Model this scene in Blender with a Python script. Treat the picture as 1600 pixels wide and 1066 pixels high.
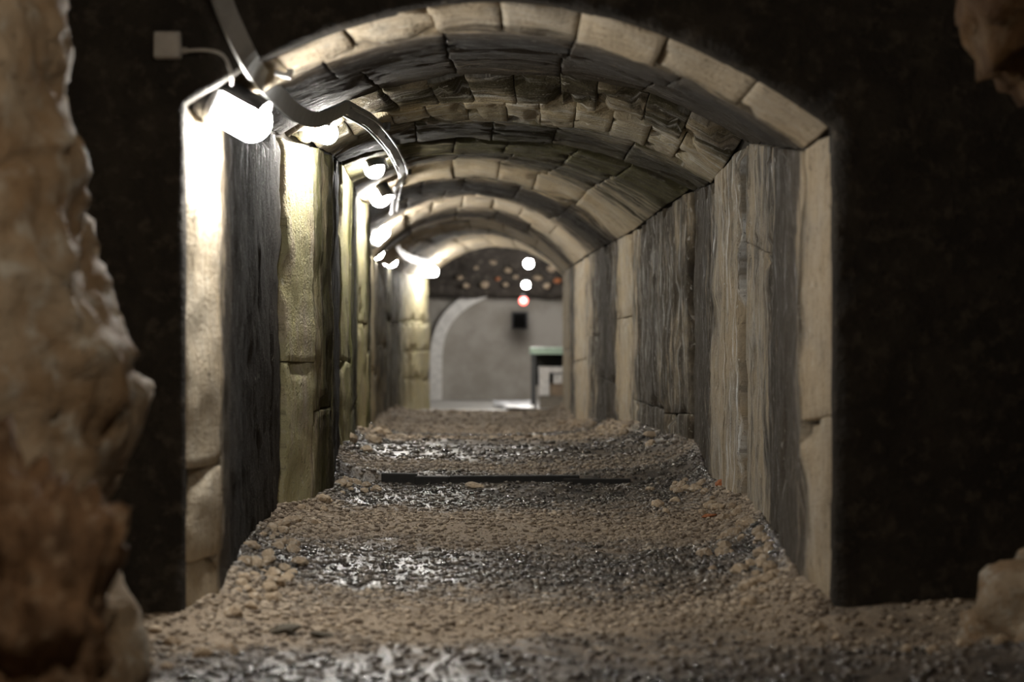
import bpy, bmesh, math, random
import numpy as np
from mathutils import Vector, Matrix, noise

random.seed(7)
for o in list(bpy.data.objects): bpy.data.objects.remove(o)
SC = bpy.context.scene
COL = SC.collection

# ------------------------------------------------------------------ camera
F = 1600 * 85 / 36.0            # focal length in photo pixels
VX, VY, CZ = 722.0, 500.0, 1.26  # vanishing point of the gallery, eye height
cam_d = bpy.data.cameras.new('camera'); cam = bpy.data.objects.new('camera', cam_d); COL.objects.link(cam)
cam.location = (0, 0, CZ); cam.rotation_euler = (math.pi/2, 0, 0)
cam_d.lens = 85; cam_d.sensor_width = 36; cam_d.clip_end = 200; cam_d.clip_start = .05
cam_d.shift_x = (800 - VX) / 1600; cam_d.shift_y = -(533 - VY) / 1600
cam_d.dof.use_dof = True; cam_d.dof.focus_distance = 15.2; cam_d.dof.aperture_fstop = 1.9
SC.camera = cam

# ------------------------------------------------------------------ world, exposure
w = bpy.data.worlds.new('world'); SC.world = w; w.use_nodes = True
w.node_tree.nodes['Background'].inputs[0].default_value = (.9, .75, .6, 1)
w.node_tree.nodes['Background'].inputs[1].default_value = .012
SC.view_settings.view_transform = 'Standard'; SC.view_settings.look = 'None'
SC.view_settings.gamma = 1; SC.view_settings.use_curve_mapping = False
SC.view_settings.exposure = 0.5
LAMP_E = 265.0        # gallery lamps
CAVE_E = 200.0        # warm lamp of the cave in front of the portal

# ------------------------------------------------------------------ helpers
def px(x, y, D): return Vector(((x - VX) * D / F, D, CZ + (VY - y) * D / F))

def link(name, me, mat=None, parent=None, smooth=True):
    o = bpy.data.objects.new(name, me); COL.objects.link(o)
    if mat and not me.materials: me.materials.append(mat)
    if parent: o.parent = parent
    if smooth: me.polygons.foreach_set('use_smooth', [True] * len(me.polygons))
    return o

def bm_obj(name, bm, mat, parent=None, smooth=True):
    bmesh.ops.recalc_face_normals(bm, faces=bm.faces)
    me = bpy.data.meshes.new(name); bm.to_mesh(me); bm.free()
    return link(name, me, mat, parent, smooth)

def tag(o, label, cat, group=None):
    o['label'] = label; o['category'] = cat
    if group: o['group'] = group
    return o

def struct(o, kind='structure'):
    o['kind'] = kind; return o

def empty(name, loc):
    o = bpy.data.objects.new(name, None); COL.objects.link(o); o.location = loc; o.empty_display_size = .1
    return o

def grid_mesh(name, P, uv=None, closed_u=False):
    """P[i][j] -> points"""
    n, m = len(P), len(P[0])
    verts = [tuple(p) for row in P for p in row]
    faces = []
    for i in range(n - 1):
        for j in range(m - 1 if not closed_u else m):
            a = i*m + j; b = i*m + (j+1) % m
            faces.append((a, b, b + m, a + m))
    me = bpy.data.meshes.new(name); me.from_pydata(verts, [], faces)
    if uv is not None:
        fl = [uv[k // m][k % m] for k in range(n*m)]
        l = me.uv_layers.new(name='UVMap')
        li = np.empty(len(me.loops), dtype=np.int32); me.loops.foreach_get('vertex_index', li)
        l.data.foreach_set('uv', np.array(fl, dtype=np.float32)[li].ravel())
    return me

def box_bm(bm, c, s, rot=None, bev=0.0):
    r = bmesh.ops.create_cube(bm, size=1)
    M = Matrix.Translation(c) @ (rot.to_4x4() if rot else Matrix()) @ Matrix.Diagonal((*s, 1))
    bmesh.ops.transform(bm, matrix=M, verts=r['verts'])
    if bev:
        es = list({e for v in r['verts'] for e in v.link_edges})
        bmesh.ops.bevel(bm, geom=es, offset=bev, segments=2, affect='EDGES', profile=.5)

def tube(name, pts, r, mat, parent=None, seg=8, flat=None, up=None):
    """round tube, or a flat band when flat=(width, thickness)"""
    pts = [Vector(p) for p in pts]; P = []
    for i, p in enumerate(pts):
        d = (pts[min(i+1, len(pts)-1)] - pts[max(i-1, 0)]).normalized()
        n = (up(p) if up else Vector((0, 0, 1)))
        n = (n - d * n.dot(d)).normalized(); s = d.cross(n)
        row = []
        if flat:
            wd, th = flat
            for a, b in ((-1,-1),(1,-1),(1,1),(-1,1)): row.append(p + s*a*wd/2 + n*b*th/2)
        else:
            for k in range(seg):
                a = 2*math.pi*k/seg; row.append(p + s*math.cos(a)*r + n*math.sin(a)*r)
        P.append(row)
    me = grid_mesh(name, P, closed_u=True)
    return link(name, me, mat, parent, smooth=not flat)

def smooth_path(pts, n=8):
    pts = [Vector(p) for p in pts]; out = []
    for i in range(len(pts) - 1):
        p0, p1, p2, p3 = pts[max(i-1,0)], pts[i], pts[i+1], pts[min(i+2, len(pts)-1)]
        for k in range(n):
            t = k / n
            out.append(.5*((2*p1) + (p2-p0)*t + (2*p0-5*p1+4*p2-p3)*t*t + (3*p1-p0-3*p2+p3)*t**3))
    out.append(pts[-1]); return out

def fbm(p, o=3): return noise.fractal(p, 1.0, 2.0, o, noise_basis='PERLIN_ORIGINAL')

# ------------------------------------------------------------------ materials
class NT:
    def __init__(s, name):
        s.m = bpy.data.materials.new(name); s.m.use_nodes = True
        s.t = s.m.node_tree; s.b = s.t.nodes['Principled BSDF']
    def n(s, typ, **kw):
        nd = s.t.nodes.new(typ)
        for k, v in kw.items(): setattr(nd, k, v)
        return nd
    def put(s, sock, v):
        if isinstance(v, bpy.types.NodeSocket): s.t.links.new(v, sock)
        else: sock.default_value = v
    def math(s, op, a, b=0.0, clamp=False):
        nd = s.n('ShaderNodeMath', operation=op, use_clamp=clamp); s.put(nd.inputs[0], a); s.put(nd.inputs[1], b); return nd.outputs[0]
    def mix(s, f, a, b):
        nd = s.n('ShaderNodeMix', data_type='RGBA'); s.put(nd.inputs[0], f)
        for i, v in ((6, a), (7, b)): s.put(nd.inputs[i], v if isinstance(v, bpy.types.NodeSocket) else (*v, 1))
        return nd.outputs[2]
    def ramp(s, v, lo, hi):
        nd = s.n('ShaderNodeMapRange', interpolation_type='SMOOTHSTEP')
        s.put(nd.inputs[0], v); nd.inputs[1].default_value = lo; nd.inputs[2].default_value = hi; return nd.outputs[0]
    def noise(s, vec, scale, detail=4, rough=.6, dist=0):
        nd = s.n('ShaderNodeTexNoise'); s.put(nd.inputs['Vector'], vec)
        nd.inputs['Scale'].default_value = scale; nd.inputs['Detail'].default_value = detail
        nd.inputs['Roughness'].default_value = rough; nd.inputs['Distortion'].default_value = dist
        return nd.outputs['Fac']
    def map(s, vec, sc, loc=(0,0,0)):
        nd = s.n('ShaderNodeMapping'); s.put(nd.inputs['Vector'], vec)
        nd.inputs['Scale'].default_value = sc; nd.inputs['Location'].default_value = loc; return nd.outputs[0]
    def bump(s, h, strength, dist):
        nd = s.n('ShaderNodeBump'); nd.inputs['Strength'].default_value = strength; nd.inputs['Distance'].default_value = dist
        s.put(nd.inputs['Height'], h); s.t.links.new(nd.outputs[0], s.b.inputs['Normal'])
    def out(s, col, rough, spec=.5, metal=0):
        s.put(s.b.inputs['Base Color'], col if isinstance(col, bpy.types.NodeSocket) else (*col, 1))
        s.put(s.b.inputs['Roughness'], rough); s.b.inputs['Specular IOR Level'].default_value = spec
        s.put(s.b.inputs['Metallic'], metal); return s.m
    def geo(s): return s.n('ShaderNodeNewGeometry').outputs['Position']

def mat_concrete():
    """lining concrete; the soiling attribute carries R: soot/damp stain plus painted shade, G: algae, B: lime bloom plus painted light"""
    t = NT('lining_concrete')
    oi = t.n('ShaderNodeObjectInfo'); sep = t.n('ShaderNodeSeparateColor'); t.t.links.new(t.n('ShaderNodeAttribute', attribute_name='soiling_shade').outputs['Color'], sep.inputs[0])
    R, G, B = sep.outputs; rnd = oi.outputs['Random']
    uv = t.n('ShaderNodeUVMap').outputs[0]; pos = t.geo()
    streak = t.math('ADD', t.math('MULTIPLY', t.noise(t.map(uv, (.8, 5, 1)), 1, 5, .65, .25), .6), t.math('MULTIPLY', t.noise(t.map(uv, (1.1, 17, 1), (5, 2, 0)), 1, 4, .7, .2), .4))
    fine = t.noise(t.map(uv, (5, 34, 1)), 1, 4, .7)
    blotch = t.noise(pos, 2.6, 4, .6)
    grain = t.noise(pos, 55, 3, .7)
    col = t.mix(t.ramp(blotch, .36, .64), (.37, .30, .205), (.33, .30, .25))
    col = t.mix(t.ramp(fine, .42, .72), col, (.23, .18, .12))
    col = t.mix(t.math('MULTIPLY', rnd, .22), col, (.25, .20, .14))
    col = t.mix(t.math('SUBTRACT', .55, R, True), col, (.48, .41, .305))  # low R lightens the concrete, painting light into the lit strips
    # soot / damp stain, also painting shade into the dark strips
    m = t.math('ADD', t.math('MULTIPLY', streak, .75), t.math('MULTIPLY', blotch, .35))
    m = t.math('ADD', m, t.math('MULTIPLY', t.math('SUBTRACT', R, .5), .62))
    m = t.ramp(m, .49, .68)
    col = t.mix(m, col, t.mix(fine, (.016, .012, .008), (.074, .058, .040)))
    col = t.mix(t.math('MULTIPLY', t.ramp(R, .86, 1.0), .7), col, (.013, .0105, .0085))  # blackest strips: shade painted in on top of the stain
    # algae
    gm = t.math('MULTIPLY', t.ramp(t.noise(t.map(uv, (2.2, 9, 1), (3, 1, 0)), 1, 4, .6), .30, .58), G, True)
    col = t.mix(gm, col, (.31, .32, .10))
    # lime bloom, raised where strips are painted brighter as if lit
    em = t.math('MULTIPLY', t.ramp(t.noise(t.map(uv, (1.5, 15, 1), (7, 4, 0)), 1, 5, .7), .50, .66), B, True)
    col = t.mix(em, col, (.62, .62, .60))
    pit = t.noise(t.map(uv, (11, 30, 1), (2, 6, 0)), 1, 3, .75)
    col = t.mix(t.math('MULTIPLY', t.ramp(pit, .57, .68), .5), col, (.05, .042, .034))
    col = t.mix(t.math('MULTIPLY', t.ramp(pit, .40, .33), t.math('ADD', .25, t.math('MULTIPLY', B, .6))), col, (.55, .53, .48))
    # pits
    col = t.mix(t.ramp(grain, .60, .74), col, (.06, .05, .04))
    h = t.math('ADD', t.math('MULTIPLY', fine, .7), t.math('ADD', t.math('MULTIPLY', grain, .5), streak))
    t.bump(h, .7, .03)
    rough = t.math('SUBTRACT', .92, t.math('MULTIPLY', t.ramp(t.noise(t.map(uv, (2, 14, 1), (1, 8, 0)), 1, 4, .7), .5, .7), .5))
    return t.out(col, rough, .16)

def mat_rock(name, c1, c2, c3, scale=1.0, rough=.8):
    t = NT(name); pos = t.geo()
    a = t.noise(pos, 2.6*scale, 5, .62, .4); b = t.noise(pos, 9*scale, 5, .65); g = t.noise(pos, 45, 3, .7)
    col = t.mix(t.ramp(a, .36, .62), c1, c2); col = t.mix(t.ramp(b, .5, .7), col, c3)
    col = t.mix(t.ramp(g, .58, .75), col, tuple(v*.35 for v in c2))
    t.bump(t.math('ADD', b, t.math('MULTIPLY', g, .4)), .6, .04)
    return t.out(col, rough, .35)

def mat_floor(name, stones=False):
    t = NT(name); pos = t.geo()
    sp = t.n('ShaderNodeSeparateXYZ'); t.t.links.new(pos, sp.inputs[0]); Y = sp.outputs[1]
    # wet dark bands between dry tan grit
    wob = t.math('MULTIPLY', t.math('SUBTRACT', t.noise(pos, 1.3, 3, .6), .5), 2.2)
    wob = t.math('ADD', wob, t.math('MULTIPLY', t.math('SUBTRACT', t.noise(pos, 9, 4, .7), .5), 2.4))
    yy = t.math('ADD', Y, wob)
    wet = None
    for lo, hi in ((6.0, 9.25), (11.0, 13.1), (15.3, 17.5), (18.3, 21.5), (25, 27)):
        k = t.math('MULTIPLY', t.ramp(yy, lo-.6, lo+.6), t.math('SUBTRACT', 1, t.ramp(yy, hi-.6, hi+.6)))
        wet = k if wet is None else t.math('MAXIMUM', wet, k)
    sp2 = t.ramp(t.noise(pos, 5, 4, .6), .40, .60)
    wet = t.math('MULTIPLY', wet, t.math('ADD', .72, t.math('MULTIPLY', sp2, .28)), True)
    g = t.noise(pos, 70, 3, .7); b = t.noise(pos, 2.3, 3, .6)
    dry = t.mix(t.ramp(b, .35, .65), (.25, .195, .14), (.31, .25, .185))
    dry = t.mix(t.ramp(g, .45, .7), dry, (.17, .125, .085))
    if stones:
        oi = t.n('ShaderNodeAttribute', attribute_name='tint').outputs['Fac']
        dry = t.mix(t.ramp(oi, .1, .9), (.14, .105, .075), (.42, .345, .26))
    wc = t.mix(g, (.024, .021, .019), (.06, .052, .046))
    if stones: wc = t.mix(oi, (.022, .02, .019), (.10, .09, .08))
    t.bump(t.math('ADD', g, t.math('MULTIPLY', t.noise(pos, 180, 2, .6), .5)), .5, .008)
    return t.out(t.mix(wet, dry, wc), t.math('SUBTRACT', .85, t.math('MULTIPLY', wet, .69 if stones else .56)), .5 if stones else .35)

def mat_plain(name, c, rough=.6, metal=0, var=.25, scale=12, spec=.5):
    t = NT(name); n = t.noise(t.geo(), scale, 4, .6)
    t.bump(n, .15, .01)
    return t.out(t.mix(t.ramp(n, .3, .7), tuple(v*(1-var) for v in c), c), rough, spec, metal)

def mat_emit(name, c, e):
    t = NT(name); t.b.inputs['Emission Color'].default_value = (*c, 1); t.b.inputs['Emission Strength'].default_value = e
    return t.out((.8, .8, .8), .3)

M_CON = mat_concrete()
M_PORTAL = mat_rock('dark_portal_concrete', (.026, .021, .015), (.014, .011, .008), (.050, .041, .030), 1.5, .85)  # near-black brown over the whole portal face
M_BACK = mat_plain('dark_joint_mortar', (.05, .043, .035), .9)
M_ROCK = mat_rock('tan_cave_rock', (.31, .245, .17), (.22, .145, .08), (.37, .34, .285))
M_ROCKB = mat_rock('brown_cave_rock', (.15, .085, .042), (.07, .038, .018), (.24, .17, .11), 1.5, .85)
M_ROCKO = mat_rock('ochre_cave_rock', (.13, .07, .024), (.08, .04, .014), (.15, .105, .06), 1.5, .8)
M_FLOOR = mat_floor('gravel_floor'); M_GRAVEL = mat_floor('gravel_stones', True)
M_STONE = mat_rock('pale_limestone', (.46, .36, .25), (.33, .25, .17), (.56, .49, .40), 4)
M_STONED = mat_rock('dark_flat_stone', (.10, .085, .06), (.07, .06, .045), (.14, .12, .09), 4)
M_BRICK = mat_rock('orange_brick', (.42, .15, .06), (.34, .12, .05), (.45, .22, .11), 6)
M_METAL = mat_plain('galvanised_steel', (.40, .41, .41), .42, .35)
M_DARK = mat_plain('dark_lamp_housing', (.07, .072, .075), .5)
M_BOXM = mat_plain('grey_plastic', (.36, .34, .31), .6)
M_SHADE_BLACK = mat_plain('black_shade_board', (.012, .010, .008), .8, var=.5, scale=20)  # black tone paints the shadow along the step riser
M_LAMP = mat_emit('lit_lamp_glass', (1, .965, .90), LAMP_E)
M_LAMP2 = mat_emit('lit_globe_glass', (1, .97, .92), 420.0)
M_CAVE = mat_emit('warm_lit_lamp_glass', (1, .88, .72), CAVE_E)
M_RED = mat_emit('red_lamp_glass', (1, .05, .03), 5)

# ------------------------------------------------------------------ gallery lining: surveyed stations
# D, left x, right x, left springing y, right springing y, crown y, arch exponent
ST = [(9.82, 290, 1300, 163, 200, 3, 1.9),
      (10.15, 345, 1254, 178, 236, 48, 1.95),
      (12.6, 385, 1207, 195, 229, 84, 2.1),
      (14.6, 439, 1168, 212, 224, 116, 2.3),
      (14.7, 447, 1154, 214, 226, 123, 2.35),
      (15.1, 490, 1131, 228, 262, 163, 2.5),
      (16.0, 520, 1110, 243, 288, 192, 2.5),
      (18.3, 530, 1086, 254, 298, 221, 2.4),
      (18.4, 534, 1075, 256, 300, 227, 2.4),
      (19.3, 549, 1036, 283, 325, 242, 2.3),
      (22.5, 558, 988, 306, 362, 254, 2.3),
      (23.3, 575, 962, 318, 376, 282, 2.3),
      (26.5, 578, 938, 335, 388, 302, 2.3),
      (28.6, 580, 916, 380, 400, 308, 2.3),
      (29.3, 585, 899, 402, 412, 326, 2.3),
      (33.0, 590, 889, 408, 418, 344, 2.2),
      (35.0, 604, 882, 415, 424, 358, 2.2),
      (38.9, 630, 880, 428, 430, 366, 2.2),
      (41.0, 672, 886, 434, 436, 386, 2.2)]
S3 = []
for D, l, r, sl, sr, c, p in ST:
    k = F / D
    S3.append((D, (l-VX)/k, (r-VX)/k, CZ+(VY-sl)/k, CZ+(VY-sr)/k, CZ+(VY-c)/k, p))
ZB = -.55
def station(v):
    i = min(int(v), len(S3)-2); f = v - i
    return [a*(1-f) + b*f for a, b in zip(S3[i], S3[i+1])]
def at_Y(Y):
    for i in range(len(S3)-1):
        if S3[i][0] <= Y <= S3[i+1][0]: return i + (Y-S3[i][0])/(S3[i+1][0]-S3[i][0])
    return 0 if Y < S3[0][0] else len(S3)-1.0001
def sect(u, s):
    """u 0..1 left wall foot->springing, 1..3 arch, 3..4 right wall down; returns x,z"""
    Y, xl, xr, zl, zr, zc, p = s
    if u <= 1: return xl, ZB + (zl-ZB)*u
    if u >= 3: return xr, zr + (ZB-zr)*(u-3)
    t = u - 2
    zs = zl + (zr-zl)*(t+1)/2; rise = zc - (zl+zr)/2
    return xl + (xr-xl)*(t+1)/2, zs + rise*(1-abs(t)**p)
def surf(u, v, off=0.0):
    s = station(v); x, z = sect(u, s)
    if u < 1: n = (-1, 0)
    elif u > 3: n = (1, 0)
    else:
        a = sect(max(1, u-.02), s); b = sect(min(3, u+.02), s)
        dx, dz = b[0]-a[0], b[1]-a[1]; L = math.hypot(dx, dz) or 1; n = (-dz/L, dx/L)
    return Vector((x+n[0]*off, s[0], z+n[1]*off)), Vector((n[0], 0, n[1]))
def perim(u, s):
    if u <= 1: return ZB + (s[3]-ZB)*u
    if u >= 3: return s[3] + 2.9 + (u-3)*(s[4]-ZB)
    return s[3] + (u-1)*1.45

def shell(name, u0, u1, nu):
    P = []; vs = [i*.5 for i in range(2*len(S3)-1)]
    for v in vs: P.append([surf(u0+(u1-u0)*j/nu, min(v, len(S3)-1.0001), .10)[0] for j in range(nu+1)])
    return struct(link(name, grid_mesh(name, P), M_BACK))
WL = shell('wall_left', 0, 1, 6); CE = shell('ceiling', 1, 3, 24); WR = shell('wall_right', 3, 4, 6)

SEAMS = {0, 3, 4, 7, 8, 12, 18}
def block(name, u0, u1, v0, v1, parent, tint, seed, ch=1.0, crack=False, nbr=(None, None)):
    sA = station((v0+v1)/2)
    Lu = abs(perim(u1, sA) - perim(u0, sA)); Lv = station(v1)[0] - station(v0)[0]
    nu = max(5, min(60, int(Lu/.045))); nv = max(6, min(40, int(Lv/.05)))
    ju = .0025/Lu*(u1-u0); jv = .004/Lv*(v1-v0)
    def axis(a, b, g, n, fine):
        a, b = a+g, b-g; st = (b-a)/n; e = fine
        return [a, a, a+e] + [a+st*k for k in range(1, n)] + [b-e, b, b]
    us = axis(u0, u1, ju, nu, .010/Lu*(u1-u0)); vs = axis(v0, v1, jv, nv, .012/Lv*(v1-v0))
    NU, NV = len(us), len(vs)
    soft0, soft1 = not (crack or v0 in SEAMS), not (crack or v1 in SEAMS)
    endu0, endu1 = u0 in (1, 3), u1 in (1, 3)
    tilt = random.uniform(-.006, .006)
    P, UV = [], []
    for i, v in enumerate(vs):
        row, ruv = [], []; s = station(v)
        for j, u in enumerate(us):
            p, n = surf(u, v)
            q = Vector((p.x*2.3, p.y*2.3, p.z*2.3))
            d = .018*noise.noise(q) + .010*noise.noise(q*3.1) + .006*noise.noise(q*8.3) + tilt
            g = noise.noise(Vector((p.x*1.1+9, p.y*2.6, p.z*1.1)))       # spalled patches
            if g > .33: d += min(.028, (g-.33)*.22)
            eu = min(j, NU-1-j); ev = min(i, NV-1-i)
            if eu == 0 or ev == 0: d = .085
            else:
                vedge = (i <= 2 and not soft0) or (NV-1-i <= 2 and not soft1)
                if eu == 1 and not ((j == 1 and endu0) or (NU-1-j == 1 and endu1)): d += .008
                if ev == 1 and vedge: d += .012
                c = noise.noise(Vector((p.x*4+seed, p.y*4, p.z*4)))
                if (eu <= 3 or (ev <= 3 and (vedge or crack))) and c > .10: d += min(.05, (c-.10)*.17)*ch
            uu = u
            p = p + n*d
            w_ = noise.noise(Vector((p.y*3.5, seed//1*0 + u*9, 2.2)))
            if eu <= 1 and not (endu0 or endu1):
                k = .012*w_                                               # wandering joint
                p.z += k if (u < 1 or u > 3) else 0
                p.x += k if 1 < u < 3 else 0
            row.append(p); ruv.append((perim(u, s), s[0]))
        P.append(row); UV.append(ruv)
    me = grid_mesh(name, P, UV)
    at = me.attributes.new('soiling_shade', 'FLOAT_COLOR', 'POINT'); vals = []
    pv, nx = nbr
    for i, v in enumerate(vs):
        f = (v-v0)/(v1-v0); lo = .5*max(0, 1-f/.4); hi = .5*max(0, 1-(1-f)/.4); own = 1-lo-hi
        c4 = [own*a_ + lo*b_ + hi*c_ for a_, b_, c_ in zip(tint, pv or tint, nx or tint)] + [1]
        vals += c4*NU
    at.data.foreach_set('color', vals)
    o = link(name, me, M_CON, parent)
    return o

# strip: (v0, v1, left tint, vault tint, right tint, number of vault blocks); tints also paint lit and shaded strips
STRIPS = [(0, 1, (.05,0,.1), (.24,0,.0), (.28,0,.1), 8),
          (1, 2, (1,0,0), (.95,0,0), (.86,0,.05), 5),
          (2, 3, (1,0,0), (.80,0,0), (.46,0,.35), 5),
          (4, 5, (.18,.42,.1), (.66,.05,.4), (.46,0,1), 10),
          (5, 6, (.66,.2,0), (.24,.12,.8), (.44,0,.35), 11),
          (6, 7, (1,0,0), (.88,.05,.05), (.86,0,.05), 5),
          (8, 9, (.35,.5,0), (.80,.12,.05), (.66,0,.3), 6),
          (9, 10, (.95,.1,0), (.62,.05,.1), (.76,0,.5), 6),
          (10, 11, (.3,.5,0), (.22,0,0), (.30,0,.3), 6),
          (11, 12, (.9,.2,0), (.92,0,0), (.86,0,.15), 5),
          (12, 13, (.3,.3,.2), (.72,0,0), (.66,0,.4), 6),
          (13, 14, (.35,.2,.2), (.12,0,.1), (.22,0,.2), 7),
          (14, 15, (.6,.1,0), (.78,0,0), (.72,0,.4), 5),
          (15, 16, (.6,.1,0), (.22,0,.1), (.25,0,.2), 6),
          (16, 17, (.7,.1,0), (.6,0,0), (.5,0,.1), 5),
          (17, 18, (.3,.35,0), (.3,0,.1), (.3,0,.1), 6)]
sd = 0
def zu(z, s): return (z-ZB)/(s-ZB)
for si, (v0, v1, tl, tv, tr, nb) in enumerate(STRIPS):
    s = station((v0+v1)/2)
    def nb_(k): return (STRIPS[si-1][k] if si and STRIPS[si-1][1] == v0 else None, STRIPS[si+1][k] if si < len(STRIPS)-1 and STRIPS[si+1][0] == v1 else None)
    # side walls: two or three pours one above another
    cutsL = {0: (.27, .65), 1: (), 2: (), 3: (1.0,), 5: (), 15: (.3, .75, 1.25)}.get(si, (random.uniform(.5, 1.3),))
    cutsR = {0: (.85,), 1: (), 2: (1.66,), 3: (), 4: (), 5: ()}.get(si, (random.uniform(.5, 1.5),))
    ul = [0] + [zu(z, s[3]) for z in cutsL] + [1]
    ur = [3] + [4 - zu(z, s[4]) for z in reversed(cutsR)] + [4]
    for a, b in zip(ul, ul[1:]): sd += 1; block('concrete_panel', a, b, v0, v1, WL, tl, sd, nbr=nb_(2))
    for a, b in zip(ur, ur[1:]): sd += 1; block('concrete_panel', a, b, v0, v1, WR, tr, sd, nbr=nb_(4))
    ts = [1 + 2*k/nb + (random.uniform(-.28, .28)/nb if 0 < k < nb else 0) for k in range(nb+1)]
    for a, b in zip(ts, ts[1:]):
        sd += 1; k = random.uniform(-.14, .14)
        block('arch_block', a, b, v0, v1, CE, (min(1, max(0, tv[0]+k)), tv[1], tv[2]), sd, 1.5 if si in (3, 4) else .45, si in (3, 4), nbr=nb_(3))

# ------------------------------------------------------------------ portal face around the gallery mouth
def portal():
    s = S3[0]; ring = [sect(4*i/160, s) for i in range(161)]
    cx, cz = .2, 1.1; P = []
    rows = 26
    for k in range(rows+1):
        f = (k/rows)**1.6; row = []
        for i, (x, z) in enumerate(ring):
            dx, dz = x-cx, z-cz
            sc = 4.2/max(abs(dx), abs(dz), .01)
            ox, oz = cx+dx*sc, max(cz+dz*sc, ZB)
            X, Z = x+(ox-x)*f, z+(oz-z)*f
            q = Vector((X*2.2, 3, Z*2.2))
            e = min(1, k/2)
            row.append(Vector((X, 9.77 - e*(.03*abs(fbm(q, 4)) + .012*noise.noise(q*6)) + (0.012 if k == 0 else 0), Z)))
        P.append(row)
    P.insert(0, [Vector((x, 9.9, z)) for x, z in [(p.x, p.z) for p in P[0]]])
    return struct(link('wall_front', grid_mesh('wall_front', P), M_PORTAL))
portal()

# ------------------------------------------------------------------ floor
ZF = [(0, 0), (9.8, 0), (13.5, .02), (16.0, .06), (16.95, .115), (17.05, .165), (19, .19), (22, .17), (25, .05), (29, -.10), (33, -.15), (38, -.17), (38.6, -.21), (39.2, -.42), (52, -.6)]
ZFx, ZFz = [a for a, _ in ZF], [b for _, b in ZF]
def floor_z(x, y):
    z = float(np.interp(y, ZFx, ZFz))
    if y > 16.8 and y < 17.2:     # ragged step line
        z = float(np.interp(y + .05*noise.noise(Vector((x*3, 0, 5))), ZFx, ZFz))
    if y > 9.4:
        s = station(at_Y(max(y, 9.83))); f = min(1, (y-9.4)/.6) * (1 if y < 36 else max(0, (40-y)/4))
        z += f*(.11*math.exp(-max(0, x-s[1])/.16) + .17*math.exp(-max(0, s[2]-x)/.17))
    if y < 10: z += .10*math.exp(-max(0, 2.0-x)/.35)*min(1, (10-y))
    q = Vector((x, y, 0))
    return z + .030*noise.noise(q*1.7) + .010*noise.noise(q*5.3) + .004*noise.noise(q*15)
def build_floor():
    ys = list(np.arange(1, 8, .12)) + list(np.arange(8, 18, .03)) + list(np.arange(18, 30, .09)) + list(np.arange(30, 51.2, .2))
    xs = list(np.arange(-3.2, -1.3, .12)) + list(np.arange(-1.3, 2.0, .03)) + list(np.arange(2.0, 4.4, .12))
    return struct(link('floor', grid_mesh('floor', [[(x, y, floor_z(x, y)) for x in xs] for y in ys]), M_FLOOR))
FLOOR = build_floor()

def gravel(name, N, y0, y1, rmin, rmax, seed, parent):
    rng = np.random.default_rng(seed)
    ph = (1+5**.5)/2
    V = np.array([(-1,ph,0),(1,ph,0),(-1,-ph,0),(1,-ph,0),(0,-1,ph),(0,1,ph),(0,-1,-ph),(0,1,-ph),(ph,0,-1),(ph,0,1),(-ph,0,-1),(-ph,0,1)], float); V /= np.linalg.norm(V[0])
    Fc = np.array([(0,11,5),(0,5,1),(0,1,7),(0,7,10),(0,10,11),(1,5,9),(5,11,4),(11,10,2),(10,7,6),(7,1,8),(3,9,4),(3,4,2),(3,2,6),(3,6,8),(3,8,9),(4,9,5),(2,4,11),(6,2,10),(8,6,7),(9,8,1)])
    y = y0 + (y1-y0)*rng.random(N)**1.15
    lo = np.empty(N); hi = np.empty(N)
    for i, yy in enumerate(y):
        if yy < 9.75: lo[i], hi[i] = -1.7, 2.5
        else: s = station(at_Y(yy)); lo[i], hi[i] = s[1]+.01, s[2]-.01
    f = rng.random(N)
    e = rng.random(N) < .28          # heavier along the walls
    f = np.where(e, np.where(rng.random(N) < .4, f**3*.3, 1-f**3*.3), f)
    x = lo + (hi-lo)*f
    r = rmin + (rmax-rmin)*rng.random(N)**7
    z = np.array([floor_z(a, b) for a, b in zip(x, y)])
    ang = rng.random((N, 3))*6.283
    ca, sa = np.cos(ang), np.sin(ang)
    P = V[None]*(1+.35*(rng.random((N, 12, 1))-.5))
    P = P*np.stack([1+.5*rng.random(N), .8+.4*rng.random(N), .45+.35*rng.random(N)], 1)[:, None, :]
    X, Y_, Z = P[..., 0], P[..., 1], P[..., 2]
    X, Y_ = X*ca[:, :1]-Y_*sa[:, :1], X*sa[:, :1]+Y_*ca[:, :1]
    tl = .35*(ang[:, 1:2]/6.283-.5)*2; X, Z = X*np.cos(tl)-Z*np.sin(tl), X*np.sin(tl)+Z*np.cos(tl)
    P = np.stack([X, Y_, Z], -1)*r[:, None, None] + np.stack([x, y, z+r*.25], 1)[:, None, :]
    me = bpy.data.meshes.new(name)
    nv, nf = N*12, N*20
    me.vertices.add(nv); me.vertices.foreach_set('co', P.astype(np.float32).ravel())
    idx = (Fc[None] + (np.arange(N)*12)[:, None, None]).reshape(-1)
    me.loops.add(nf*3); me.loops.foreach_set('vertex_index', idx.astype(np.int32))
    me.polygons.add(nf); me.polygons.foreach_set('loop_start', np.arange(0, nf*3, 3, dtype=np.int32))
    me.update(calc_edges=True)
    at = me.attributes.new('tint', 'FLOAT', 'POINT'); at.data.foreach_set('value', np.repeat(rng.random(N), 12).astype(np.float32))
    o = link(name, me, M_GRAVEL, None, smooth=False)
    return struct(o, 'stuff')
g1 = gravel('gravel', 88000, 8.0, 18.5, .003, .020, 3, FLOOR)
tag(g1, 'wet and dry loose gravel strewn over the front half of the gallery floor', 'gravel')
g2 = gravel('gravel', 9000, 18.5, 38.7, .012, .035, 4, FLOOR)
tag(g2, 'loose gravel on the distant floor beyond the low step', 'gravel')

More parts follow.
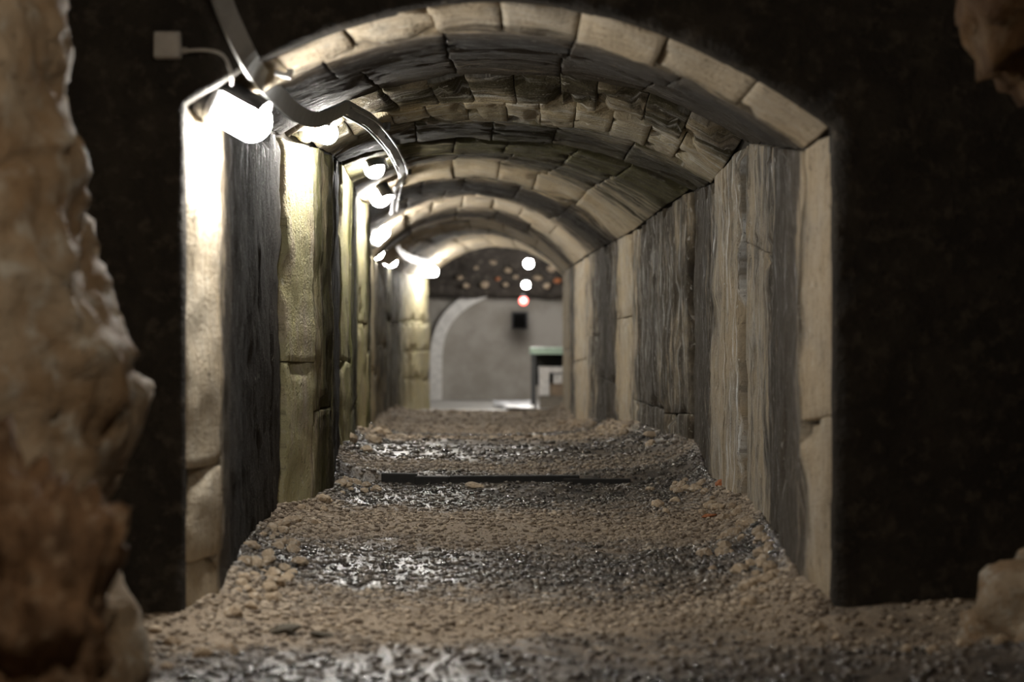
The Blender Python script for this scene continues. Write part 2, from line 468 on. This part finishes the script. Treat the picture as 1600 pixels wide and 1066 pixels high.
# loose stones big enough to pick up
def stone_mesh(name, seed, sub=2, rough=.28, flat=1.0, mat=None):
    bm = bmesh.new(); bmesh.ops.create_icosphere(bm, subdivisions=sub, radius=1)
    for v in bm.verts:
        n = v.co.normalized(); d = 1 + rough*noise.noise(n*1.6+Vector((seed*3.1, 0, 0))) + rough*.5*noise.noise(n*3.7+Vector((0, seed, 0)))
        v.co = n*d
        # broken faces
        for k in range(5):
            a = Vector((math.sin(seed*1.3+k*2.1), math.cos(seed*2.7+k*1.4), math.sin(seed+k*3.3))).normalized()
            h = v.co.dot(a)
            if h > .72: v.co -= a*(h-.72)
        v.co.z *= flat
    me = bpy.data.meshes.new(name); bm.to_mesh(me); bm.free(); me.materials.append(mat); return me
SM = [stone_mesh('stone', i, 2, .35, .7, M_STONE) for i in range(6)]
def put_stone(me, x, y, r, label, group=None, name='stone', sc=(1,1,1), rz=None):
    o = bpy.data.objects.new(name, me); COL.objects.link(o)
    o.location = (x, y, floor_z(x, y) + r*.32*sc[2]); o.scale = (r*sc[0], r*sc[1], r*sc[2])
    o.rotation_euler = (random.uniform(-.3,.3), random.uniform(-.3,.3), random.uniform(0, 6.28) if rz is None else rz)
    return tag(o, label, 'stone', group)
for i in range(70):
    y = random.uniform(9.9, 16.6); s = station(at_Y(y)); x = s[2] - .05 - abs(random.gauss(0, .13))
    put_stone(SM[i % 6], x, y, random.uniform(.022, .05), 'pale broken stone in the rubble along the foot of the right wall', 'rubble along the right wall')
for i in range(60):
    y = random.uniform(9.9, 16.6); s = station(at_Y(y)); x = s[1] + .04 + abs(random.gauss(0, .12))
    put_stone(SM[(i+3) % 6], x, y, random.uniform(.02, .05), 'pale broken stone in the rubble along the foot of the left wall', 'rubble along the left wall')
for i in range(24):
    y = random.uniform(8.6, 9.6); x = random.choice((random.uniform(-1.4, -.6), random.uniform(1.4, 2.3)))
    put_stone(SM[i % 6], x, y, random.uniform(.02, .045), 'small tan stone lying on the ground in front of the dark portal wall', 'stones before the portal')
for i in range(26):
    y = random.uniform(18, 30); s = station(at_Y(y)); x = random.choice((s[1]+.06+abs(random.gauss(0,.1)), s[2]-.06-abs(random.gauss(0,.1))))
    put_stone(SM[i % 6], x, y, random.uniform(.035, .07), 'pale stone lying against the walls beyond the low step', 'stones beyond the step')
def pstone(x, y, D, *a, **k): return put_stone(k.pop('me'), (x-VX)*D/F, D, *a, **k)
SD = [stone_mesh('flat_stone', 20+i, 2, .3, .6, M_STONED) for i in range(2)]
pstone(445, 985, 9.72, .055, 'larger dark flat stone in the left foreground', me=SD[0], name='flat_stone', sc=(1.3, 1, .8), rz=.2)
pstone(502, 992, 9.6, .042, 'smaller dark flat stone in the left foreground', me=SD[1], name='flat_stone', sc=(1.3, 1, .7), rz=.1)
pstone(545, 716, 19.2, .10, 'big pale stone at the left wall just past the step', me=SM[1], sc=(.8, .8, 1))
pstone(745, 752, 16.7, .06, 'pale flat stone lying just before the step edge', me=SM[2], sc=(1.6, 1, .5), rz=.1)
SB = stone_mesh('brick_fragment', 31, 2, .25, .6, M_BRICK)
pstone(1133, 790, 15.3, .055, 'larger orange brick fragment near the right wall', me=SB, name='brick_fragment', sc=(1.5, 1, .7), rz=.4)
pstone(1108, 818, 14.5, .035, 'smaller orange brick fragment nearer the camera by the right wall', me=SB, name='brick_fragment', sc=(1.6, 1, .6), rz=.1)
pstone(1020, 706, 19.6, .075, 'pale stone right of centre beyond the step', me=SM[4], sc=(1.5, 1, .6))

# riser boards at the step, black to paint the shadow line
st = empty('step_shadow_edge', (.4, 16.98, .06))
tag(st, 'low step riser across the gravel floor, blackened to paint its shadow', 'step')
for (a, b, zt, dy) in ((596, 652, 741, .03), (648, 702, 745, .0), (702, 905, 744, 0), (880, 985, 748, -.03)):
    D = 16.96+dy; p0, p1 = (a-VX)*D/F, (b-VX)*D/F; top = CZ - (zt-VY)*D/F
    bm = bmesh.new(); box_bm(bm, Vector(((p0+p1)/2-.4, dy-.02, top-.06-.06)), (p1-p0, .07, .13), None, .008)
    for v in bm.verts: v.co += Vector((0, .01*noise.noise(v.co*9), .012*noise.noise(v.co*5+Vector((3, 0, 0)))))
    bm_obj('shadow_board', bm, M_SHADE_BLACK, st, False)

# ------------------------------------------------------------------ lamps
def capsule(r, L, seg=16):
    prof = [(r*.92, 0), (r, .02)] + [(r, L-r*.9)] + [(r*math.cos(a), L-r*.9+r*.9*math.sin(a)) for a in [i*math.pi/2/6 for i in range(1, 6)]] + [(.002, L)]
    return prof
def lathe(name, prof, mat, parent, seg=16):
    P = [[Vector((r*math.cos(2*math.pi*k/seg), r*math.sin(2*math.pi*k/seg), h)) for k in range(seg)] for r, h in prof]
    return link(name, grid_mesh(name, P, closed_u=True), mat, parent)
def lamp(x, y, D, d, label, r=.075, L=.21, mat=None, name='bulkhead_lamp', grp='lamps along the left haunch', pos=None, shade=True):
    d = Vector(d).normalized()
    c = pos if pos else px(x, y, D) - d*(L*.45)
    e = empty(name, c); e.rotation_euler = d.to_track_quat('Z', 'X').to_euler()
    tag(e, label, 'lamp', grp)
    lathe('housing', [(.002, -.085), (r*.9, -.085), (r*1.08, -.07), (r*1.08, -.01), (r*.6, -.008)], M_DARK, e)
    lathe('collar', [(r*1.02, -.012), (r*1.2, -.01), (r*1.2, .018), (r*1.02, .02)], M_METAL, e)
    lathe('glass', capsule(r, L), mat or M_LAMP, e)
    if not pos:      # stem back to the lining
        h = .10
        while h < .9:
            q = c - d*h; st_ = station(at_Y(q.y)); t_ = (q.x-st_[1])/(st_[2]-st_[1])*2-1
            if abs(t_) >= 1 or q.z > sect(2+t_, st_)[1]: break
            h += .01
        if h < .9: lathe('mounting_stem', [(.02, -h-.03), (.02, -.08)], M_DARK, e, 8)
    if shade:
        P = []
        for h in (-.06, L*.25, L*.55, L*.8):
            P.append([Vector((r*q*math.cos(a), r*q*math.sin(a), h)) for q, aa in ((1.30, 1), (1.36, -1)) for a in [aa*(-1.05+2.1*k/10) for k in range(11)]])
        link('shade', grid_mesh('shade', P, closed_u=True), M_DARK, e)
    lathe('cable_gland', [(.002, -.125), (.016, -.125), (.018, -.10), (.026, -.098), (.026, -.082)], M_DARK, e, 8)
    return e
lamp(375, 180, 9.98, (.84, -.12, -.46), 'nearest and largest glowing lamp under the portal arch at left', .082, .25)
lamp(500, 205, 14.85, (.93, -.2, -.30), 'second glowing lamp from the portal, partly behind the sagging cable tray', .070, .21)
lamp(583, 258, 18.75, (.28, -.45, -.85), 'third glowing lamp from the portal, pointing down beside the curved cable tray', .080, .20)
lamp(594, 308, 22.7, (.42, -.25, -.75), 'fourth glowing lamp from the portal, just below the tray end', .095, .17)
lamp(593, 366, 28.6, (.55, -.45, .45), 'fifth glowing lamp from the portal, tilted upward', .09, .24)
lamp(587, 394, 31.8, (.8, -.5, -.25), 'sixth glowing lamp from the portal, low behind the wall edge', .09, .20)
lamp(608, 410, 35.6, (.85, -.4, .2), 'seventh glowing lamp from the portal, small and deep in the gallery', .075, .22)
lamp(668, 425, 40.0, (.97, -.2, 0), 'farthest gallery lamp, above the green lit end pier', .075, .32)

# ------------------------------------------------------------------ cable tray, junction box, cables
def on_vault(x, y, back=.22):
    D = 9.9
    while D < 42:
        p = px(x, y, D); q = station(at_Y(D)); t = (p.x-q[1])/(q[2]-q[1])*2-1
        if abs(t) >= 1 or p.z > sect(2+t, q)[1]: break
        D += .02
    return px(x, y, D-back)
def vault_up(p):
    s = station(at_Y(p.y)); c = Vector(((s[1]+s[2])/2, p.y, min(s[3], s[4])-.2))
    return ((p - c).normalized() + Vector((0, .8, 0))).normalized()
tray = [px(x, y, D) for x, y, D in ((325, -70, 9.55), (347, 0, 9.6), (372, 60, 9.65), (400, 112, 9.85), (430, 146, 10.6), (462, 176, 11.7), (492, 187, 12.6), (515, 180, 13.2), (540, 168, 13.9))]
te = empty('cable_tray', tray[0]); tag(te, 'grey metal cable tray sagging past the portal arch above the nearest lamps', 'cable tray')
def rel(pts, e): return [p - e.location for p in pts]
tube('channel', rel(smooth_path(tray, 6), te), 0, M_METAL, te, flat=(.085, .022), up=lambda p: vault_up(p+te.location))
tray2 = [on_vault(x, y) for x, y in ((540, 167), (575, 186), (592, 202), (612, 228), (625, 253), (630, 272), (622, 288), (617, 312), (615, 330))]
for a_, b_ in zip(tray2, tray2[1:]): b_.y = max(b_.y, a_.y + .15)
te2 = empty('cable_tray', tray2[0]); tag(te2, 'bright bent metal tray curving down the vault beside the third lamp', 'cable tray')
for a, b in zip(tray2, tray2[1:]):
    tube('tray_length', rel([a, (a+b)/2, b], te2), 0, M_METAL, te2, flat=(.085, .016), up=lambda p: vault_up(p+te2.location))
for o_ in (-.035, .035):
    tube('tray_lip', rel([p + Vector((o_, 0, -.022+o_*.5)) for p in smooth_path(tray2, 4)], te2), .008, M_METAL, te2, 6)
for k in (2, 5, 7):
    bm = bmesh.new(); box_bm(bm, tray2[k]-te2.location+Vector((.02, 0, .02)), (.11, .03, .05), None, .005); bm_obj('clip', bm, M_DARK, te2, False)
tray3 = [px(x, y, D) for x, y, D in ((618, 380, 33), (632, 398, 35.5), (655, 406, 38.5), (690, 409, 41))]
te3 = empty('cable_tray', tray3[0]); tag(te3, 'far short tray piece above the last gallery lamp', 'cable tray')
tube('channel', rel(smooth_path(tray3, 4), te3), 0, M_METAL, te3, flat=(.09, .03), up=lambda p: vault_up(p+te3.location))
for o_ in (-.03, .03): tube('tray_lip', rel([p+Vector((0, 0, -.03+o_)) for p in smooth_path(tray3, 4)], te3), .01, M_METAL, te3, 6)

jb = empty('junction_box', px(262, 71, 9.74)); tag(jb, 'small grey square junction box on the dark portal wall', 'junction box')
bm = bmesh.new(); box_bm(bm, Vector((0, 0, 0)), (.112, .06, .112), None, .010); bm_obj('body', bm, M_BOXM, jb, False)
bm = bmesh.new(); box_bm(bm, Vector((0, -.034, 0)), (.104, .014, .104), None, .006); lid = bm_obj('lid', bm, M_BOXM, jb, False)
for a in (-1, 1):
    for b in (-1, 1):
        sc = lathe('screw', [(.0005, .003), (.005, .003), (.005, 0)], M_METAL, lid, 8); sc.location = (a*.042, -.041, b*.042); sc.rotation_euler = (math.pi/2, 0, 0)
gl = lathe('cable_gland', [(.014, 0), (.014, .02), (.008, .03)], M_BOXM, jb, 8); gl.rotation_euler = (0, math.pi/2, 0); gl.location = (.054, 0, -.02)
c = tube('lamp_cable', smooth_path([px(286, 80, 9.73), px(318, 78, 9.72), px(345, 84, 9.72), px(358, 104, 9.72), px(362, 130, 9.85), px(356, 158, 10.6)], 6), .008, M_BOXM)
tag(c, 'thin grey cable from the junction box to the nearest lamp', 'cable')
br = empty('wall_bracket', px(442, 117, 9.95)); tag(br, 'small pale metal bracket at the broken left shoulder of the portal arch', 'bracket')
bm = bmesh.new(); box_bm(bm, Vector((0, 0, 0)), (.07, .05, .02), Matrix.Rotation(.25, 3, 'Y'), .004); bm_obj('plate', bm, M_METAL, br, False)
bm = bmesh.new(); box_bm(bm, Vector((.03, -.01, .012)), (.025, .025, .025), None, .004); bm_obj('bolt', bm, M_METAL, br, False)

# ------------------------------------------------------------------ cave rock in front of the portal
def rock_column(name, sil, D, R, mat, z_hi, z_lo, label, side=-1, amp=.06, ry=None, cat='rock'):
    """rock mass whose inner flank follows the surveyed outline sil [(x,y)...] at distance D"""
    k = F/D; ys = [CZ+(VY-y)/k for _, y in sil][::-1]; xs = [(x-VX)/k for x, _ in sil][::-1]
    n, m = 110, 120; P = []
    for i in range(n+1):
        z = z_lo + (z_hi-z_lo)*i/n; xs_ = float(np.interp(z, ys, xs)); row = []
        for j in range(m):
            a = 2*math.pi*j/m; dx, dy = math.cos(a), math.sin(a)
            q = Vector((dx*1.4, dy*1.4, z*1.6)); 
            d = amp*(fbm(q*1.5, 5) + .5*abs(noise.noise(q*4.1)) + .22*noise.noise(q*11)) - amp*.15
            cell = noise.cell(q*2.2)*amp*.5
            cr = abs(noise.noise(Vector((dx*2.1+4, dy*2.1, z*2.9)) + Vector((0,0,.3*noise.noise(q*2))))); d -= .045*max(0, 1-cr/.07)
            rr = R + d + cell*.4
            row.append(Vector((xs_ - side*(-1)*0 + side*R - side*rr*dx*1.0, D + .1 + rr*dy*(ry or 1), z + .03*noise.noise(q*3))))
        P.append(row)
    me = grid_mesh(name, P, closed_u=True)
    bm = bmesh.new(); bm.from_mesh(me); bmesh.ops.holes_fill(bm, edges=[e for e in bm.edges if e.is_boundary]); bm.to_mesh(me); bm.free()
    return tag(link(name, me, mat), label, cat)
rock_column('rock_outcrop', [(60,-200),(72,0),(95,90),(118,200),(124,330),(128,400),(148,455),(172,520),(192,600),(184,690),(172,770),(160,850),(168,920),(175,990),(205,1066),(215,1200)],
            7.6, .85, M_ROCK, 2.75, -.15, 'tall tan rock flank rising along the left edge before the portal', -1, .085)
def boulder(name, c, rad, mat, label, amp=.22, seed=1.0, sub=5):
    bm = bmesh.new(); bmesh.ops.create_icosphere(bm, subdivisions=sub, radius=1)
    for v in bm.verts:
        n = v.co.normalized(); q = n*1.7 + Vector((seed*5.1, seed, 0))
        d = 1 + amp*(fbm(q, 5) + .5*abs(noise.noise(q*2.7)) + .2*noise.noise(q*7)) + .12*amp*noise.cell(q*3)
        v.co = Vector((n.x*rad[0], n.y*rad[1], n.z*rad[2]))*d
    o = bm_obj(name, bm, mat); o.location = c
    return tag(o, label, 'rock')
boulder('boulder', px(25, 990, 6.5), (.24, .3, .44), M_ROCKB, 'dark brown lumpy boulder at the bottom left corner', .45, 2.0)
boulder('boulder', (2.52, 9.0, .06), (.52, .45, .50), M_ROCK, 'pale boulder at the bottom right edge against the portal wall', .3, 4.0)
boulder('hanging_rock', (2.20, 8.6, 2.80), (.46, .6, .74), M_ROCKO, 'ochre rock hanging down in the top right corner', .3, 7.0)
# cave roof and flanks (close the chamber around the camera)
def sheet(name, f, n, m, mat, amp=.15):
    P = [[Vector(f(i/n, j/m)) for j in range(m+1)] for i in range(n+1)]
    for r in P:
        for p in r: p += Vector((1, .3, 1))*amp*fbm(p*.9, 4)
    return struct(link(name, grid_mesh(name, P), mat))
sheet('cave_roof', lambda a, b: (-3.2+7.6*a, -1+10.9*b, 3.25 + .25*math.sin(a*3.1)), 50, 70, M_ROCKO)
sheet('wall_cave_left', lambda a, b: (-2.9-.3*a, -1+10.9*b, -.4+4*a), 30, 70, M_ROCKB)
sheet('wall_cave_right', lambda a, b: (4.0+.3*a, -1+10.9*b, -.4+4*a), 30, 70, M_ROCKB)
lamp(0, 0, 0, (-.25, .1, -.95), 'warm cave lamp on the roof before the portal, above the frame', .09, .24, M_CAVE, 'cave_lamp', 'cave lamps', Vector((-.25, 4.7, 3.08)), False)

# ------------------------------------------------------------------ chamber at the far end
def m_wall():
    t = NT('far_wall_plaster'); p = t.geo(); n = t.noise(p, 1.4, 4, .6); g = t.noise(p, 14, 3, .6)
    t.bump(g, .3, .02); c = t.mix(t.ramp(n, .35, .65), (.30, .275, .235), (.40, .375, .335)); return t.out(c, .8)
M_FW = m_wall(); M_FR = mat_rock('dark_far_rock', (.055, .046, .038), (.03, .025, .02), (.10, .085, .07), 1.2)
M_PALE = mat_plain('pale_plaster', (.82, .80, .76), .7); M_GREEN = mat_plain('pale_green_paint', (.42, .56, .46), .5)
M_BLACK = mat_plain('painted_hole_black', (.006, .006, .006), .9); M_WHITE = mat_plain('white_board', (.72, .70, .69), .6)
M_CARTON = mat_plain('brown_carton', (.27, .2, .14), .8); M_CARTON2 = mat_plain('grey_brown_carton', (.24, .21, .175), .8); M_SHEET = mat_plain('white_sheen_sheet', (.80, .81, .85), .35)
sheet('wall_back', lambda a, b: (-3+7*a, 50, -.6+4*b), 40, 30, M_FW, .02)
sheet('wall_chamber_left', lambda a, b: (-2.2, 40.8+9.4*a, -.6+4*b), 30, 20, M_FR, .15)
sheet('wall_chamber_right', lambda a, b: (3.3, 40.8+9.4*a, -.6+4*b), 30, 20, M_FR, .15)
croof = sheet('ceiling_chamber', lambda a, b: (-2.4+6*a, 40.8+9.4*b, 3.05-.25*b), 60, 60, M_FR, .35)
# rock brow above the far wall with pale and orange lumps set in it
P = []
for i in range(61):
    row = []
    for j in range(25):
        X, Zf = -2.2+5.6*i/60, j/24
        z = 1.70 + .06*fbm(Vector((X*1.5, 0, 2)), 3) + 1.5*Zf
        row.append(Vector((X, 49.1 - .5*Zf + .16*fbm(Vector((X*2, z*2, 1)), 4) + (.9 if j == 0 else 0), z)))
    P.append(row)
brow = struct(link('trim_1', grid_mesh('trim_1', P), M_FR))
for i, (x, y) in enumerate(((758,445),(778,436),(793,422),(806,433),(790,445),(841,434),(855,447),(871,439),(728,446),(744,419),(718,434),(770,410),(862,420))):
    o = bpy.data.objects.new('brow_lump', SM[i % 6] if i not in (1, 7) else SB); COL.objects.link(o); o.parent = brow
    o.location = px(x, y, 48.75 + .1*(y-446)/-30); r = random.uniform(.06, .10); o.scale = (r, r, r)
# pale arch rib on the far wall
rib = [px(x, y, 49.85) for x, y in ((681, 640), (681, 590), (682, 550), (688, 520), (701, 496), (720, 477), (745, 462), (775, 450), (810, 446), (850, 452))]
o = tube('trim_2', smooth_path(rib, 5), 0, M_PALE, flat=(.25, .3), up=lambda p: Vector((0, -1, 0))); struct(o)
# vent hole, its dark inside painted as a solid black block
vh = empty('wall_vent', px(812, 501, 49.88)); tag(vh, 'small black square vent opening in the far wall', 'vent')
bm = bmesh.new(); box_bm(bm, Vector((0, 0, 0)), (.27, .12, .30), None, .01); bm_obj('opening', bm, M_BLACK, vh, False)
bm = bmesh.new()
for sx in (-1, 1): box_bm(bm, Vector((sx*.15, -.02, 0)), (.03, .14, .36), None, .004)
for sz in (-1, 1): box_bm(bm, Vector((0, -.02, sz*.165)), (.33, .14, .03), None, .004)
bm_obj('frame', bm, M_DARK, vh, False)
# chamber floor slab
def slab_z(y): return -.215 - .016*(y-38.8)
P = [[(x, y, (slab_z(y) if y > 38.85 else slab_z(y)-.3) + .008*noise.noise(Vector((x*2, y*2, 0)))) for x in np.arange(-2.4, 3.5, .1)] for y in [38.8, 38.9] + list(np.arange(39.1, 51.3, .15))]
M_SLAB = mat_plain('smooth_grey_screed', (.40, .385, .36), .45)
struct(link('floor_chamber', grid_mesh('floor_chamber', P), M_SLAB))
# bench at the chamber mouth
BD = 42.0; kb = F/(BD-.35); fz = slab_z(BD)
def bx(x): return (x-VX)/kb
def bzz(y): return CZ + (VY-y)/kb
b0, b1 = bx(829), bx(889)
be = empty('workbench', ((b0+b1)/2, BD, fz)); tag(be, 'bench with pale green top standing in the far chamber at right', 'bench')
top = bzz(543)-fz; hw = (b1-b0)/2
bm = bmesh.new(); box_bm(bm, Vector((0, 0, top-.06)), (b1-b0, .7, .12), None, .012); bm_obj('bench_top', bm, M_GREEN, be, False)
for x in (-hw+.06, hw-.05):
    for y in (-.28, .28):
        bm = bmesh.new(); box_bm(bm, Vector((x, y, (top-.12)/2)), (.07, .06, top-.12), None, .004); bm_obj('leg', bm, M_DARK, be, False)
bm = bmesh.new(); box_bm(bm, Vector((0, .32, top-.40)), (b1-b0-.1, .03, .55), None, .004); bm_obj('back_panel', bm, M_SHADE_BLACK, be, False)
def crate(x0, x1, y0, y1, mat, label, name='storage_box'):
    z1, z0 = bzz(y0), bzz(y1); sx, sz = bx(x1)-bx(x0), z1-z0
    e = empty(name, ((bx(x0)+bx(x1))/2, BD-.05, z0)); tag(e, label, 'box')
    bm = bmesh.new(); box_bm(bm, Vector((0, 0, sz*.42)), (sx*.97, .4, sz*.84), None, .006); bm_obj('body', bm, mat, e, False)
    bm = bmesh.new(); box_bm(bm, Vector((0, 0, sz*.92)), (sx, .42, sz*.16), None, .005); bm_obj('lid', bm, mat, e, False)
yb = VY + (CZ-fz)*kb
crate(844, 882, 619, yb, M_CARTON2, 'grey brown lowest box on the floor under the green bench')
crate(843, 859, 583, 618.8, M_WHITE, 'white upright box under the left end of the green bench')
crate(860.5, 882, 600, 618.8, M_CARTON, 'brown carton beside the white upright box under the bench')
crate(865, 882, 585, 599.8, M_WHITE, 'small white box on top of the brown carton')
crate(842, 883, 573.5, 582.8, M_WHITE, 'flat white box topmost of the stack under the bench')
# white sheet that paints the wet sheen on the floor
P = []
for i in range(25):
    row = []
    for j in range(25):
        y = 39.4+6.2*j/24; k = F/y; xa = (775 + 14*math.sin(j*.5)*.4 + (12 if j < 8 else 0)-VX)/k; xb = (836-VX)/k
        x = xa+(xb-xa)*i/24
        row.append((x, y, slab_z(y)+.035+.025*noise.noise(Vector((x*6, y*2.5, 0)))))
    P.append(row)
ps = link('sheen_sheet', grid_mesh('sheen_sheet', P), M_SHEET); tag(ps, 'crumpled white sheet painting a sheen on the far chamber floor', 'sheet')
md = ps.modifiers.new('solid', 'SOLIDIFY'); md.thickness = .02
# chamber lamps
for x, y, D, mt, r, lb in ((826, 412, 45.2, M_LAMP2, .085, 'upper round white lamp hanging in the far chamber'),
                           (822, 445, 46.6, M_LAMP2, .07, 'lower round white lamp hanging in the far chamber'),
                           (818, 470, 47.6, M_RED, .085, 'small red signal lamp in the far chamber')):
    p = px(x, y, D); e = empty('hanging_lamp', p); tag(e, lb, 'lamp', 'lamps of the far chamber')
    bm = bmesh.new(); bmesh.ops.create_uvsphere(bm, u_segments=14, v_segments=8, radius=r); bm_obj('globe', bm, mt, e)
    lathe('socket', [(.02, r*1.6), (.05, r*1.5), (.055, r*.8), (.03, r*.7)], M_DARK, e, 10)
    tube('cord', [(0, 0, r*1.5), (0, 0, 3.35-p.z)], .008, M_DARK, e, 6)
